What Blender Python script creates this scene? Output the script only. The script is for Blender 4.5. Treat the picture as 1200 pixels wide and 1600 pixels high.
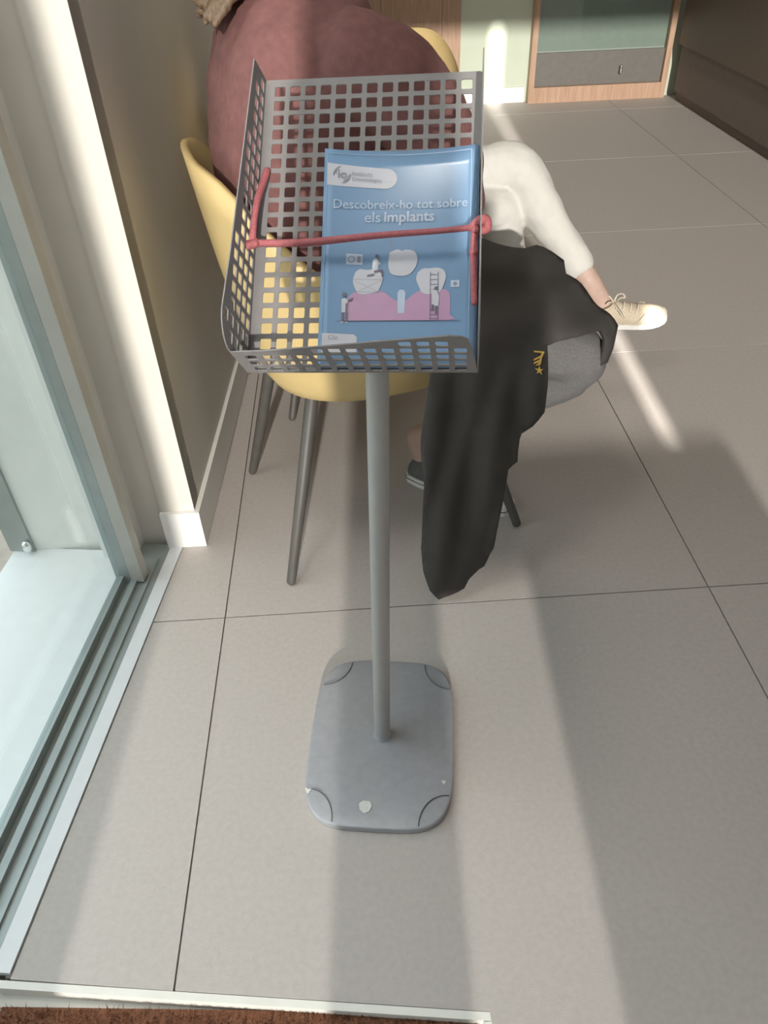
import bpy, bmesh, math, random
import numpy as np
from mathutils import Vector, Matrix, noise
from mathutils.geometry import tessellate_polygon, delaunay_2d_cdt

random.seed(4)
for o in list(bpy.data.objects):
    bpy.data.objects.remove(o, do_unlink=True)
scene = bpy.context.scene
COL = scene.collection

# ------------------------------------------------------------------ camera
CAM_H = 1.386
PITCH, ROLL, YAW = 0.69892, 0.04050, 0.03112
fw = Vector((math.sin(YAW) * math.cos(PITCH), math.cos(YAW) * math.cos(PITCH), -math.sin(PITCH)))
rt = Vector((math.cos(YAW), -math.sin(YAW), 0))
dn = fw.cross(rt)
r2 = rt * math.cos(ROLL) + dn * math.sin(ROLL)
d2 = dn * math.cos(ROLL) - rt * math.sin(ROLL)
cam_data = bpy.data.cameras.new('camera')
cam = bpy.data.objects.new('camera', cam_data)
COL.objects.link(cam)
cam.matrix_world = Matrix(((r2.x, -d2.x, -fw.x, 0), (r2.y, -d2.y, -fw.y, 0), (r2.z, -d2.z, -fw.z, CAM_H), (0, 0, 0, 1)))
cam_data.sensor_fit = 'VERTICAL'
cam_data.sensor_height = 36
cam_data.sensor_width = 27
cam_data.lens = 36 * 1188.0 / 1600
cam_data.clip_start = 0.02
scene.camera = cam

# ------------------------------------------------------------------ world, sun, exposure
SKY = (0.90, 0.95, 1.0)
SKY_STRENGTH = 2.15
SUN_STRENGTH = 20.0
SUN_EL, SUN_AZ = math.radians(15), math.radians(2.6)
EXPOSURE = 0.22
world = bpy.data.worlds.new('world')
scene.world = world
world.use_nodes = True
bg = world.node_tree.nodes['Background']
bg.inputs[0].default_value = (*SKY, 1)
bg.inputs[1].default_value = SKY_STRENGTH
sun_data = bpy.data.lights.new('sun', 'SUN')
sun_data.energy = SUN_STRENGTH
sun_data.angle = math.radians(1.0)
sun_data.color = (1.0, 0.955, 0.89)
sun = bpy.data.objects.new('sun', sun_data)
COL.objects.link(sun)
sun_dir = Vector((math.sin(SUN_AZ) * math.cos(SUN_EL), math.cos(SUN_AZ) * math.cos(SUN_EL), -math.sin(SUN_EL)))
sun.rotation_euler = sun_dir.to_track_quat('-Z', 'Y').to_euler()
sun.location = (-0.5, -6, 4)
vs = scene.view_settings
vs.view_transform = 'Standard'
vs.look = 'None'
vs.exposure = EXPOSURE
vs.gamma = 1
vs.use_curve_mapping = False


# ------------------------------------------------------------------ materials
def srgb(r, g, b):
    f = lambda c: (c / 255 / 12.92) if c / 255 <= 0.04045 else ((c / 255 + 0.055) / 1.055) ** 2.4
    return (f(r), f(g), f(b))


def material(name, col, rough=0.6, metal=0.0, var=0.08, scale=30, bump=0.0, bump_scale=200, stretch=None, spec=0.5, col2=None, detail=4):
    m = bpy.data.materials.new(name)
    m.use_nodes = True
    nt = m.node_tree
    b = nt.nodes['Principled BSDF']
    b.inputs['Roughness'].default_value = rough
    b.inputs['Metallic'].default_value = metal
    b.inputs['Specular IOR Level'].default_value = spec
    tc = nt.nodes.new('ShaderNodeTexCoord')
    mp = nt.nodes.new('ShaderNodeMapping')
    nt.links.new(tc.outputs['Object'], mp.inputs[0])
    if stretch:
        mp.inputs['Scale'].default_value = stretch
    nz = nt.nodes.new('ShaderNodeTexNoise')
    nz.inputs['Scale'].default_value = scale
    nz.inputs['Detail'].default_value = detail
    nt.links.new(mp.outputs[0], nz.inputs['Vector'])
    rp = nt.nodes.new('ShaderNodeValToRGB')
    nt.links.new(nz.outputs['Fac'], rp.inputs[0])
    c2 = col2 if col2 else tuple(min(1, c * (1 + var)) for c in col)
    c1 = col if col2 else tuple(c * (1 - var) for c in col)
    rp.color_ramp.elements[0].color = (*c1, 1)
    rp.color_ramp.elements[1].color = (*c2, 1)
    rp.color_ramp.elements[0].position = 0.3
    rp.color_ramp.elements[1].position = 0.7
    nt.links.new(rp.outputs[0], b.inputs['Base Color'])
    if bump:
        n2 = nt.nodes.new('ShaderNodeTexNoise')
        n2.inputs['Scale'].default_value = bump_scale
        n2.inputs['Detail'].default_value = 2
        nt.links.new(mp.outputs[0], n2.inputs['Vector'])
        bp = nt.nodes.new('ShaderNodeBump')
        bp.inputs['Strength'].default_value = bump
        bp.inputs['Distance'].default_value = 0.002
        nt.links.new(n2.outputs['Fac'], bp.inputs['Height'])
        nt.links.new(bp.outputs[0], b.inputs['Normal'])
    return m


def glass(name, tint, gloss=0.06, rough=0.02):
    m = bpy.data.materials.new(name)
    m.use_nodes = True
    nt = m.node_tree
    nt.nodes.remove(nt.nodes['Principled BSDF'])
    out = nt.nodes['Material Output']
    tr = nt.nodes.new('ShaderNodeBsdfTransparent')
    tr.inputs[0].default_value = (*tint, 1)
    gl = nt.nodes.new('ShaderNodeBsdfGlossy')
    gl.inputs['Roughness'].default_value = rough
    lw = nt.nodes.new('ShaderNodeLayerWeight')
    lw.inputs[0].default_value = 0.5
    pw = nt.nodes.new('ShaderNodeMath')
    pw.operation = 'POWER'
    pw.inputs[1].default_value = 4.0
    nt.links.new(lw.outputs['Facing'], pw.inputs[0])
    ad = nt.nodes.new('ShaderNodeMath')
    ad.operation = 'MULTIPLY_ADD'
    ad.inputs[1].default_value = 0.6
    ad.inputs[2].default_value = gloss * 0.5
    nt.links.new(pw.outputs[0], ad.inputs[0])
    mx = nt.nodes.new('ShaderNodeMixShader')
    nt.links.new(ad.outputs[0], mx.inputs[0])
    nt.links.new(tr.outputs[0], mx.inputs[1])
    nt.links.new(gl.outputs[0], mx.inputs[2])
    nt.links.new(mx.outputs[0], out.inputs[0])
    return m


def emitter(name, col, strength):
    m = bpy.data.materials.new(name)
    m.use_nodes = True
    b = m.node_tree.nodes['Principled BSDF']
    b.inputs['Base Color'].default_value = (0.9, 0.9, 0.9, 1)
    b.inputs['Emission Color'].default_value = (*col, 1)
    b.inputs['Emission Strength'].default_value = strength
    return m


MT = {
    'tile': material('floor_tile', (0.465, 0.425, 0.395), 0.55, var=0.055, scale=90, bump=0.15, bump_scale=500, detail=8),
    'grout': material('grout', (0.24, 0.21, 0.19), 0.9),
    'plaster': material('plaster', (0.68, 0.65, 0.585), 0.8, var=0.02, scale=8, bump=0.05),
    'white': material('white_paint', (0.80, 0.79, 0.76), 0.5, var=0.02, scale=10),
    'ceiling': material('ceiling_paint', (0.78, 0.77, 0.74), 0.9, var=0.01),
    'green': material('green_wall', (0.52, 0.57, 0.46), 0.8, var=0.03, scale=6),
    'alu': material('grey_aluminium', (0.33, 0.37, 0.36), 0.4, 0.35, var=0.05, scale=20),
    'alu_light': material('light_aluminium', (0.46, 0.46, 0.42), 0.5, 0.2, var=0.04, scale=20),
    'strip': material('white_threshold', (0.74, 0.76, 0.77), 0.4, var=0.02),
    'riser': material('step_riser', (0.78, 0.76, 0.70), 0.6, var=0.05, scale=15),
    'mat': material('coir', (0.20, 0.085, 0.045), 1.0, var=0.35, scale=250, bump=0.6, bump_scale=500),
    'outside': material('outside_slab', (0.80, 0.80, 0.78), 0.7, var=0.02),
    'outwall': material('outside_wall', (0.80, 0.80, 0.76), 0.8, var=0.02),
    'pavement': material('pavement', (0.42, 0.36, 0.31), 0.9, var=0.1),
    'stand': material('grey_powder_coat', (0.36, 0.365, 0.39), 0.42, 0.25, var=0.05, scale=60, bump=0.1, bump_scale=600),
    'pole': material('grey_painted_tube', (0.37, 0.36, 0.345), 0.45, 0.2, var=0.03, scale=60),
    'stand_tray': material('grey_sheet_metal', (0.215, 0.20, 0.198), 0.6, 0.0, var=0.04, scale=60),
    'groove': material('dark_groove', (0.10, 0.10, 0.105), 0.6),
    'chip': material('bare_primer', (0.66, 0.65, 0.62), 0.7, var=0.05, scale=120),
    'blue': material('leaflet_blue', (0.21, 0.34, 0.515), 0.19, var=0.03, scale=20, spec=0.42),
    'blue_edge': material('leaflet_border', (0.30, 0.45, 0.62), 0.35, var=0.02),
    'paper': material('print_white', (0.62, 0.615, 0.67), 0.19, var=0.02, spec=0.42),
    'paper_soft': material('print_pale_blue', (0.52, 0.60, 0.73), 0.19, var=0.02, spec=0.42),
    'title': material('print_title', (0.50, 0.61, 0.75), 0.19, var=0.02, spec=0.42),
    'pink': material('print_pink', (0.50, 0.29, 0.45), 0.4, var=0.04, scale=40),
    'ink': material('print_dark', (0.14, 0.13, 0.19), 0.5, var=0.05),
    'ink_soft': material('print_grey', (0.28, 0.28, 0.33), 0.5, var=0.05),
    'cord': material('red_elastic', (0.42, 0.12, 0.13), 0.6, var=0.15, scale=300, bump=0.4, bump_scale=900),
    'yellow': material('yellow_plastic', (0.57, 0.42, 0.19), 0.55, var=0.03, scale=20),
    'leg': material('black_metal', (0.075, 0.07, 0.062), 0.5, var=0.1),
    'red': material('red_knit', (0.185, 0.080, 0.074), 0.9, var=0.12, scale=70, bump=0.5, bump_scale=700),
    'jeans': material('grey_denim', (0.135, 0.13, 0.13), 0.9, var=0.15, scale=220, bump=0.3, bump_scale=900),
    'jacket': material('black_cloth', (0.043, 0.038, 0.034), 0.85, var=0.12, scale=14, bump=0.3, bump_scale=500),
    'emblem': material('yellow_thread', (0.62, 0.40, 0.09), 0.7, var=0.1, scale=300),
    'skin': material('skin', (0.50, 0.35, 0.29), 0.6, var=0.06, scale=40),
    'hair': material('brown_hair', (0.13, 0.085, 0.05), 0.6, var=0.4, scale=60, stretch=(6, 6, 0.6)),
    'trouser': material('white_cotton', (0.60, 0.585, 0.545), 0.85, var=0.03, scale=30, bump=0.2, bump_scale=700),
    'beige': material('beige_mesh', (0.52, 0.44, 0.33), 0.8, var=0.12, scale=260, bump=0.5, bump_scale=600),
    'lace': material('beige_lace', (0.60, 0.53, 0.43), 0.8, var=0.08, scale=200),
    'rubber': material('white_rubber', (0.76, 0.75, 0.72), 0.5, var=0.03),
    'canvas': material('grey_canvas', (0.13, 0.13, 0.135), 0.9, var=0.2, scale=300, bump=0.3),
    'ochre': material('ochre_knit', (0.42, 0.30, 0.15), 0.9, var=0.1, scale=60, bump=0.4, bump_scale=600),
    'wood': material('oak_veneer', (0.36, 0.22, 0.14), 0.5, scale=14, stretch=(5, 5, 0.35), col2=(0.47, 0.31, 0.21)),
    'cab_back': material('cabinet_back', (0.36, 0.40, 0.37), 0.6, var=0.03),
    'cab_dark': material('cabinet_dark', (0.13, 0.12, 0.105), 0.5, var=0.06),
    'chrome': material('chrome', (0.85, 0.85, 0.85), 0.12, 1.0, var=0.01),
    'brown': material('brown_panel_shaded', (0.12, 0.09, 0.068), 0.45, scale=10, stretch=(4, 4, 0.4), col2=(0.13, 0.095, 0.07)),
    'brown_lit': material('brown_panel_lit', (0.17, 0.14, 0.12), 0.6, var=0.06),  # lighter brown: the lit lower part of the counter put into the colour
    'eye_white': material('eye_white', (0.8, 0.79, 0.77), 0.2, var=0.01),
    'eye_dark': material('eye_dark', (0.03, 0.02, 0.015), 0.2, var=0.01),
    'lip': material('lip', (0.42, 0.17, 0.15), 0.5, var=0.05),
    'pane': glass('clear_pane', (0.90, 0.95, 0.95)),
    'tint': glass('tinted_pane', (0.42, 0.42, 0.42)),
    'cab_glass': glass('cabinet_pane', (0.85, 0.88, 0.86)),
    'lamp': emitter('lamp_diffuser', (1.0, 0.94, 0.86), 18.0),
    'lamp_fill': emitter('lamp_diffuser_fill', (1.0, 0.94, 0.86), 4.5),
}


# ------------------------------------------------------------------ mesh helpers
def link(name, me, m, parent=None, smooth=False):
    o = bpy.data.objects.new(name, me)
    COL.objects.link(o)
    if m:
        me.materials.clear()
        me.materials.append(MT[m] if isinstance(m, str) else m)
    if smooth:
        me.polygons.foreach_set('use_smooth', [True] * len(me.polygons))
    if parent:
        o.parent = parent
    return o


def obj(name, vf, m, parent=None, smooth=False):
    me = bpy.data.meshes.new(name)
    me.from_pydata([tuple(v) for v in vf[0]], [], vf[1])
    me.update()
    bm = bmesh.new()
    bm.from_mesh(me)
    bmesh.ops.recalc_face_normals(bm, faces=bm.faces)
    bm.to_mesh(me)
    bm.free()
    return link(name, me, m, parent, smooth)


def empty(name, loc=(0, 0, 0), rz=0):
    o = bpy.data.objects.new(name, None)
    COL.objects.link(o)
    o.location = loc
    o.rotation_euler = (0, 0, rz)
    o.empty_display_size = 0.1
    return o


def tag(o, label, cat, group=None):
    o['label'] = label
    o['category'] = cat
    if group:
        o['group'] = group
    return o


def struct(o, label=None, cat=None):
    o['kind'] = 'structure'
    if label:
        o['label'] = label
    if cat:
        o['category'] = cat
    return o


def join(*vfs):
    V, Fc = [], []
    for v, f in vfs:
        n = len(V)
        V += list(v)
        Fc += [tuple(i + n for i in q) for q in f]
    return V, Fc


def box(x0, x1, y0, y1, z0, z1):
    v = [(x, y, z) for z in (z0, z1) for y in (y0, y1) for x in (x0, x1)]
    return v, [(0, 2, 3, 1), (4, 5, 7, 6), (0, 1, 5, 4), (2, 6, 7, 3), (0, 4, 6, 2), (1, 3, 7, 5)]


def prism(poly, z0, z1):
    n = len(poly)
    v = [(x, y, z0) for x, y in poly] + [(x, y, z1) for x, y in poly]
    f = [tuple(range(n))[::-1], tuple(range(n, 2 * n))]
    f += [(i, (i + 1) % n, (i + 1) % n + n, i + n) for i in range(n)]
    return v, f


def rings_to_mesh(rings, cap=True):
    n = len(rings[0])
    V = [v for r in rings for v in r]
    Fc = []
    for k in range(len(rings) - 1):
        for i in range(n):
            j = (i + 1) % n
            Fc.append((k * n + i, k * n + j, (k + 1) * n + j, (k + 1) * n + i))
    if cap:
        Fc.append(tuple(range(n))[::-1])
        Fc.append(tuple(range((len(rings) - 1) * n, len(rings) * n)))
    return V, Fc


def spline(pts, k=6):
    P = [np.array(p, float) for p in pts]
    P = [2 * P[0] - P[1]] + P + [2 * P[-1] - P[-2]]
    out = []
    for i in range(1, len(P) - 2):
        for j in range(k):
            t = j / k
            a, b, c, d = P[i - 1], P[i], P[i + 1], P[i + 2]
            out.append(0.5 * (2 * b + (c - a) * t + (2 * a - 5 * b + 4 * c - d) * t * t + (3 * b - a - 3 * c + d) * t ** 3))
    out.append(P[-2])
    return out


def tube(pts, n=10, k=1, flat=None):
    """pts: (x,y,z,r); swept circle with rounded ends"""
    q = spline(pts, k) if k > 1 else [np.array(p, float) for p in pts]
    C = [Vector(p[:3]) for p in q]
    R = [p[3] for p in q]
    d0 = (C[0] - C[1]).normalized()
    d1 = (C[-1] - C[-2]).normalized()
    C = [C[0] + d0 * R[0] * 0.8, C[0] + d0 * R[0] * 0.45] + C + [C[-1] + d1 * R[-1] * 0.45, C[-1] + d1 * R[-1] * 0.8]
    R = [R[0] * 0.4, R[0] * 0.85] + R + [R[-1] * 0.85, R[-1] * 0.4]
    rings = []
    up = None
    for i in range(len(C)):
        t = (C[min(i + 1, len(C) - 1)] - C[max(i - 1, 0)]).normalized()
        if up is None:
            up = Vector((0, 0, 1)) if abs(t.z) < 0.9 else Vector((1, 0, 0))
        a = t.cross(up)
        a.normalize()
        b = a.cross(t).normalized()
        up = b
        rings.append([C[i] + (a * math.cos(2 * math.pi * j / n) + b * math.sin(2 * math.pi * j / n) * (flat or 1)) * R[i] for j in range(n)])
    return rings_to_mesh(rings)


def ellipsoid(c, rx, ry, rz, axes=None, n=14, m=9):
    ax = axes or (Vector((1, 0, 0)), Vector((0, 1, 0)), Vector((0, 0, 1)))
    c = Vector(c)
    rings = []
    for i in range(m):
        a = -math.pi / 2 + math.pi * (i + 0.35) / (m - 0.3)
        rings.append([c + ax[0] * rx * math.cos(a) * math.cos(2 * math.pi * j / n) + ax[1] * ry * math.cos(a) * math.sin(2 * math.pi * j / n) + ax[2] * rz * math.sin(a) for j in range(n)])
    return rings_to_mesh(rings)


def solid(name, vf, voxel, m, parent, smooth_it=4, wrinkle=0.0, wr_scale=9.0):
    """fuse overlapping volumes into one continuous surface"""
    me = bpy.data.meshes.new(name + '_tmp')
    me.from_pydata([tuple(v) for v in vf[0]], [], vf[1])
    bm = bmesh.new()
    bm.from_mesh(me)
    bmesh.ops.recalc_face_normals(bm, faces=bm.faces)
    bm.to_mesh(me)
    bm.free()
    o = bpy.data.objects.new(name + '_tmp', me)
    COL.objects.link(o)
    md = o.modifiers.new('r', 'REMESH')
    md.mode = 'VOXEL'
    md.voxel_size = voxel
    if smooth_it:
        s = o.modifiers.new('s', 'SMOOTH')
        s.factor = 0.5
        s.iterations = smooth_it
    dg = bpy.context.evaluated_depsgraph_get()
    new = bpy.data.meshes.new_from_object(o.evaluated_get(dg))
    bpy.data.objects.remove(o, do_unlink=True)
    bpy.data.meshes.remove(me)
    new.name = name
    if wrinkle:
        new.update()
        nrm = [v.normal.copy() for v in new.vertices]
        for v, nn in zip(new.vertices, nrm):
            p = v.co * wr_scale
            d = noise.noise(Vector((p.x, p.y, p.z * 1.7))) + 0.5 * noise.noise(p * 2.3)
            v.co += nn * wrinkle * d
    return link(name, new, m, parent, True)


def outline_sheet(outer, holes, fn):
    """flat polygon with holes -> mesh through fn(u, v)"""
    loops = [[Vector((a, b, 0)) for a, b in outer]] + [[Vector((a, b, 0)) for a, b in h] for h in holes]
    tris = tessellate_polygon(loops)
    flat = [p for l in loops for p in l]
    return [fn(p.x, p.y) for p in flat], [tuple(t) for t in tris]


def thicken(o, t, offset=0):
    md = o.modifiers.new('thickness', 'SOLIDIFY')
    md.thickness = t
    md.offset = offset
    return o


def rounded_rect(x0, x1, y0, y1, r, n=5):
    out = []
    for cx, cy, a0 in ((x1 - r, y0 + r, -90), (x1 - r, y1 - r, 0), (x0 + r, y1 - r, 90), (x0 + r, y0 + r, 180)):
        for i in range(n + 1):
            a = math.radians(a0 + 90 * i / n)
            out.append((cx + r * math.cos(a), cy + r * math.sin(a)))
    return out


# ------------------------------------------------------------------ floor: slab, tiles, step, mat
# window line: passes (-0.501, 1.559), leans 7.5 degrees to the room's axis
W0 = Vector((-0.501, 1.559, 0))
WT = Vector((-0.137, -1.043, 0)).normalized()     # along the window, towards the entrance
WN = Vector((-1.043, 0.137, 0)).normalized()      # outwards


def wx(y, n=0.0):
    """x on the window line (offset n outwards) at y"""
    a = W0 + WN * n
    return a.x + WT.x * (y - a.y) / WT.y


def wall_x(y):
    return -0.450 + 0.0406 * (y - 1.563)


def edge_y(x):
    return 0.505 - 0.125 * (x + 0.653)


floor = obj('floor', join(
    prism([(-0.648, edge_y(-0.648) + 0.004), (0.153, edge_y(0.148) + 0.004), (0.195, -0.86), (4.2, -0.86), (4.2, 6.46), (wall_x(6.46), 6.46), (wall_x(1.6), 1.6), (wx(1.56), 1.56)], -0.06, -0.006)), 'grout')
struct(floor, 'beige stone tiled floor of the waiting room', 'floor')
TX = [-0.36 + 1.2 * k for k in range(0, 5)]
TY = [0.083 - 1.2, 0.083, 1.283, 2.483, 3.683, 4.883, 6.083, 6.45]
G = 0.0017
tiles = []
tiles.append([(-0.636, edge_y(-0.636) + 0.001), (-0.36 - G, edge_y(-0.36)), (-0.36 - G, 1.283 - G), (wx(1.283) + 0.002, 1.283 - G)])
tiles.append([(-0.36 + G, edge_y(-0.36)), (0.148, edge_y(0.148)), (0.163, 0.083 + G), (0.84 - G, 0.083 + G), (0.84 - G, 1.283 - G), (-0.36 + G, 1.283 - G)])
tiles.append([(0.166, 0.083 - G), (0.188, -0.85), (0.84 - G, -0.85), (0.84 - G, 0.083 - G)])
tiles.append([(wx(1.283) + 0.002, 1.283 + G), (-0.36 - G, 1.283 + G), (-0.36 - G, 2.483 - G), (wall_x(2.483) + 0.013, 2.483 - G), (wall_x(1.56) + 0.013, 1.555), (wx(1.55) + 0.002, 1.555)])
for k in range(3, len(TY) - 1):
    a, b = TY[k] + G, TY[k + 1] - G
    tiles.append([(max(wall_x(a), -0.40) + 0.013, a), (-0.30 if False else max(wall_x(a), -0.40) + 0.014, a), (0.84 - G, a), (0.84 - G, b), (wall_x(b) + 0.013, b)])
tiles.append([(-0.36 + G, 1.283 + G), (0.84 - G, 1.283 + G), (0.84 - G, 2.483 - G), (-0.36 + G, 2.483 - G)])
for i in range(1, 4):
    for k in range(len(TY) - 1):
        x0, x1 = TX[i] + G, min(TX[i + 1] - G, 4.19)
        y0, y1 = max(TY[k] + G, -0.85), TY[k + 1] - G
        tiles.append([(x0, y0), (x1, y0), (x1, y1), (x0, y1)])
for i, p in enumerate(tiles):
    o = obj('tile', prism(p, -0.012, 0), 'tile', floor)
# step riser at the mat well and the mat
riser = obj('trim_1', join(
    prism([(-0.655, edge_y(-0.655) - 0.001), (-0.655, edge_y(-0.655) - 0.013), (0.1495, edge_y(0.148) - 0.013), (0.1495, edge_y(0.148) - 0.001)], -0.032, -0.0008),
    prism([(0.1495, 0.3915), (0.137, 0.3915), (0.177, -0.86), (0.1885, -0.86)], -0.032, -0.0008)), 'riser')
struct(riser, 'cream stone step edge between the tiles and the doormat', 'step')
well = obj('floor', prism([(-1.02, -0.86), (0.3, -0.86), (0.3, 0.36), (0.152, edge_y(0.148) + 0.002), (-0.66, edge_y(-0.66))], -0.08, -0.032), 'riser')
well.name = 'floor_mat_well'
struct(well)
# coir mat: backing plus tufts
mat_root = tag(empty('doormat', (-0.25, -0.2, -0.032)), 'rough brown coir doormat sunk below the step edge', 'doormat')
mat_poly = [(-0.645, 0.470), (0.132, 0.409), (0.165, -0.55), (-0.80, -0.55)]


def shift(vf, d):
    d = Vector(d)
    return [Vector(v) - d for v in vf[0]], vf[1]


obj('backing', shift(prism(mat_poly, -0.0315, -0.019), mat_root.location), 'mat', mat_root)
tv, tf = [], []
for i in range(9000):
    y = 0.26 + 0.22 * random.random()
    x = -0.66 + 0.80 * random.random()
    if y > 0.468 - 0.0785 * (x + 0.645) or x > 0.130:
        continue
    a = random.random() * 6.283
    h = 0.007 + 0.007 * random.random()
    lx, ly = random.gauss(0, 0.005), random.gauss(0, 0.005)
    w = 0.0011
    b = Vector((x, y, -0.020)) - mat_root.location
    n = len(tv)
    tv += [b + Vector((math.cos(a) * w, math.sin(a) * w, 0)), b - Vector((math.cos(a) * w, math.sin(a) * w, 0)),
           b + Vector((lx, ly, h)), b + Vector((math.sin(a) * w, -math.cos(a) * w, 0))]
    tf += [(n, n + 1, n + 2), (n + 1, n + 3, n + 2), (n + 3, n, n + 2)]
o = obj('pile', (tv, tf), 'mat', mat_root)
o['kind'] = 'stuff'

# ------------------------------------------------------------------ walls and ceiling
wl = obj('wall_left', join(
    prism([(-0.536, 1.585), (wall_x(1.563), 1.563), (wall_x(6.5), 6.5), (-0.95, 6.5), (-0.95, 1.585)], -0.06, 2.8),
    prism([(-0.536, 1.563), (wall_x(1.563), 1.563), (wall_x(1.62), 1.62), (-0.536, 1.62)], -0.06, 2.8)), 'plaster')
struct(wl, 'off-white plastered wall behind the yellow chairs', 'wall')
bb = obj('baseboard_left', prism([(-0.540, 1.5625), (-0.540, 1.550), (wall_x(1.563) + 0.013, 1.550), (wall_x(6.39) + 0.013, 6.39), (wall_x(6.39) + 0.0005, 6.39), (wall_x(1.5625) + 0.0005, 1.5625)], 0.0005, 0.118), 'white')
struct(bb, 'white skirting along the left wall', 'skirting')
wb = obj('wall_back', box(-0.4, 4.3, 6.46, 6.6, -0.06, 2.8), 'green')
struct(wb, 'pale green back wall', 'wall')
bbb = obj('baseboard_back', box(0.905, 1.40, 6.44, 6.4595, 0.0005, 0.105), 'white')
struct(bbb, 'white skirting along the green back wall', 'skirting')
wr = obj('wall_right', box(4.2, 4.35, -0.95, 6.6, -0.06, 2.8), 'plaster')
struct(wr, 'plain wall on the right side of the room', 'wall')
cl = obj('ceiling', prism([(-1.1, -0.95), (4.3, -0.95), (4.3, 6.6), (-0.95, 6.6), (-0.95, 1.5), (wx(1.5, 0.2), 1.5), (wx(-0.9, 0.2), -0.9)], 2.8, 2.9), 'ceiling')
struct(cl, 'white ceiling', 'ceiling')
dr = struct(empty('door_1', (0.46, 6.44, 0)), 'brown wooden door in the green back wall', 'door')
for x0, x1 in ((-0.44, -0.14), (-0.137, 0.30), (0.303, 0.44)):
    obj('board', box(x0, x1, 0.0, 0.0195, 0.004, 2.1), 'wood', dr)
# unseen entrance front behind the camera, laid out to shape the sunlight
YF = -0.9
wf = obj('wall_front', join(box(-5.0, -0.62, YF - 0.12, YF, -0.3, 2.9), box(-0.62, 4.3, YF - 0.12, YF, 2.49, 2.9)), 'plaster')  # unseen; left part extended to shade the ledge outside
struct(wf, 'wall and lintel of the entrance front', 'wall')
w2 = struct(empty('window_2', (0, YF, 0)), 'unseen glazed entrance front, its posts and solid panels laid out to shape the sunlight', 'window')


def fr(name, x0, x1, z0, z1, m, t=0.06):
    return obj(name, box(x0, x1, -t, 0, z0, z1), m, w2)


fr('post', -0.168, 0.062, -0.10, 2.49, 'alu')
fr('pane', -0.62, -0.168, -0.10, 2.49, 'tint', 0.01)
fr('pane', 0.062, 0.30, -0.10, 0.62, 'tint', 0.01)
fr('sun_block_panel', 0.062, 0.30, 0.62, 1.50, 'white', 0.02)  # unseen panel added to block sun above the lit floor lane
fr('pane', 0.062, 0.30, 1.50, 2.49, 'tint', 0.01)
fr('panel', 0.30, 1.0, -0.10, 0.758, 'white', 0.02)
fr('pane', 0.30, 0.812, 0.758, 2.49, 'tint', 0.01)
fr('pane', 0.858, 1.0, 0.758, 2.49, 'tint', 0.01)
fr('pane', 1.0, 4.2, -0.10, 2.49, 'tint', 0.01)

# ------------------------------------------------------------------ left window
def wf_box(t0, t1, n0, n1, z0, z1):
    pts = [W0 + WT * t + WN * n for t, n in ((t0, n0), (t1, n0), (t1, n1), (t0, n1))]
    return prism([(p.x, p.y) for p in pts], z0, z1)


w1 = struct(empty('window_1', (0, 0, 0)), 'tall glazed side window with grey metal frame on the left', 'window')
obj('threshold', wf_box(0.004, 1.056, 0.0, 0.033, -0.010, 0.003), 'strip', w1)
obj('sill_rail', wf_box(0.0, 2.47, 0.034, 0.132, -0.06, 0.002), 'alu', w1)
obj('track', wf_box(0.06, 2.47, 0.050, 0.056, 0.002, 0.008), 'alu', w1)
obj('track', wf_box(0.10, 2.47, 0.078, 0.094, 0.002, 0.014), 'alu', w1)
obj('glazing_bead', wf_box(0.11, 2.47, 0.110, 0.128, 0.002, 0.026), 'alu', w1)
obj('frame_post', wf_box(0.105, 0.150, 0.094, 0.132, 0.002, 2.5), 'alu', w1)
obj('frame_post', wf_box(0.118, 0.150, 0.060, 0.0935, 0.008, 2.5), 'alu_light', w1)
obj('frame_post', wf_box(1.9, 1.98, 0.06, 0.116, 0.030, 2.5), 'alu', w1)
obj('header', wf_box(0.0, 2.47, 0.03, 0.16, 2.5, 2.8), 'alu', w1)
obj('pane', wf_box(0.151, 2.44, 0.117, 0.122, 0.026, 2.5), 'pane', w1)
jamb = obj('trim_2', wf_box(-0.02, 0.06, 0.115, 0.20, -0.02, 2.8), 'white')
struct(jamb)
# outside of that window: pale ledge, outer frame, pavement
ledge = obj('trim_3', wf_box(0.03, 2.47, 0.1325, 0.46, -0.06, 0.002), 'outside')
struct(ledge, 'pale ledge outside the side window', 'ledge')
of = struct(empty('window_3', (0, 0, 0)), 'outer grey frame beyond the pale ledge', 'window')
obj('frame_post', wf_box(-0.005, 0.045, 0.40, 0.47, 0.003, 2.6), 'alu', of)
obj('hinge', ellipsoid(W0 + WT * 0.055 + WN * 0.41 + Vector((0, 0, 0.03)), 0.012, 0.012, 0.02), 'chrome', of, True)
pv = obj('ground_outside', box(-9, 6, -9, 9, -0.5, -0.31), 'pavement')
struct(pv, 'beige pavement outside the windows', 'ground')
ow = obj('wall_outside', box(-0.96, -0.62, 1.575, 1.5845, -0.05, 2.8), 'outwall')
struct(ow, 'pale outside wall seen through the side window', 'wall')

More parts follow.
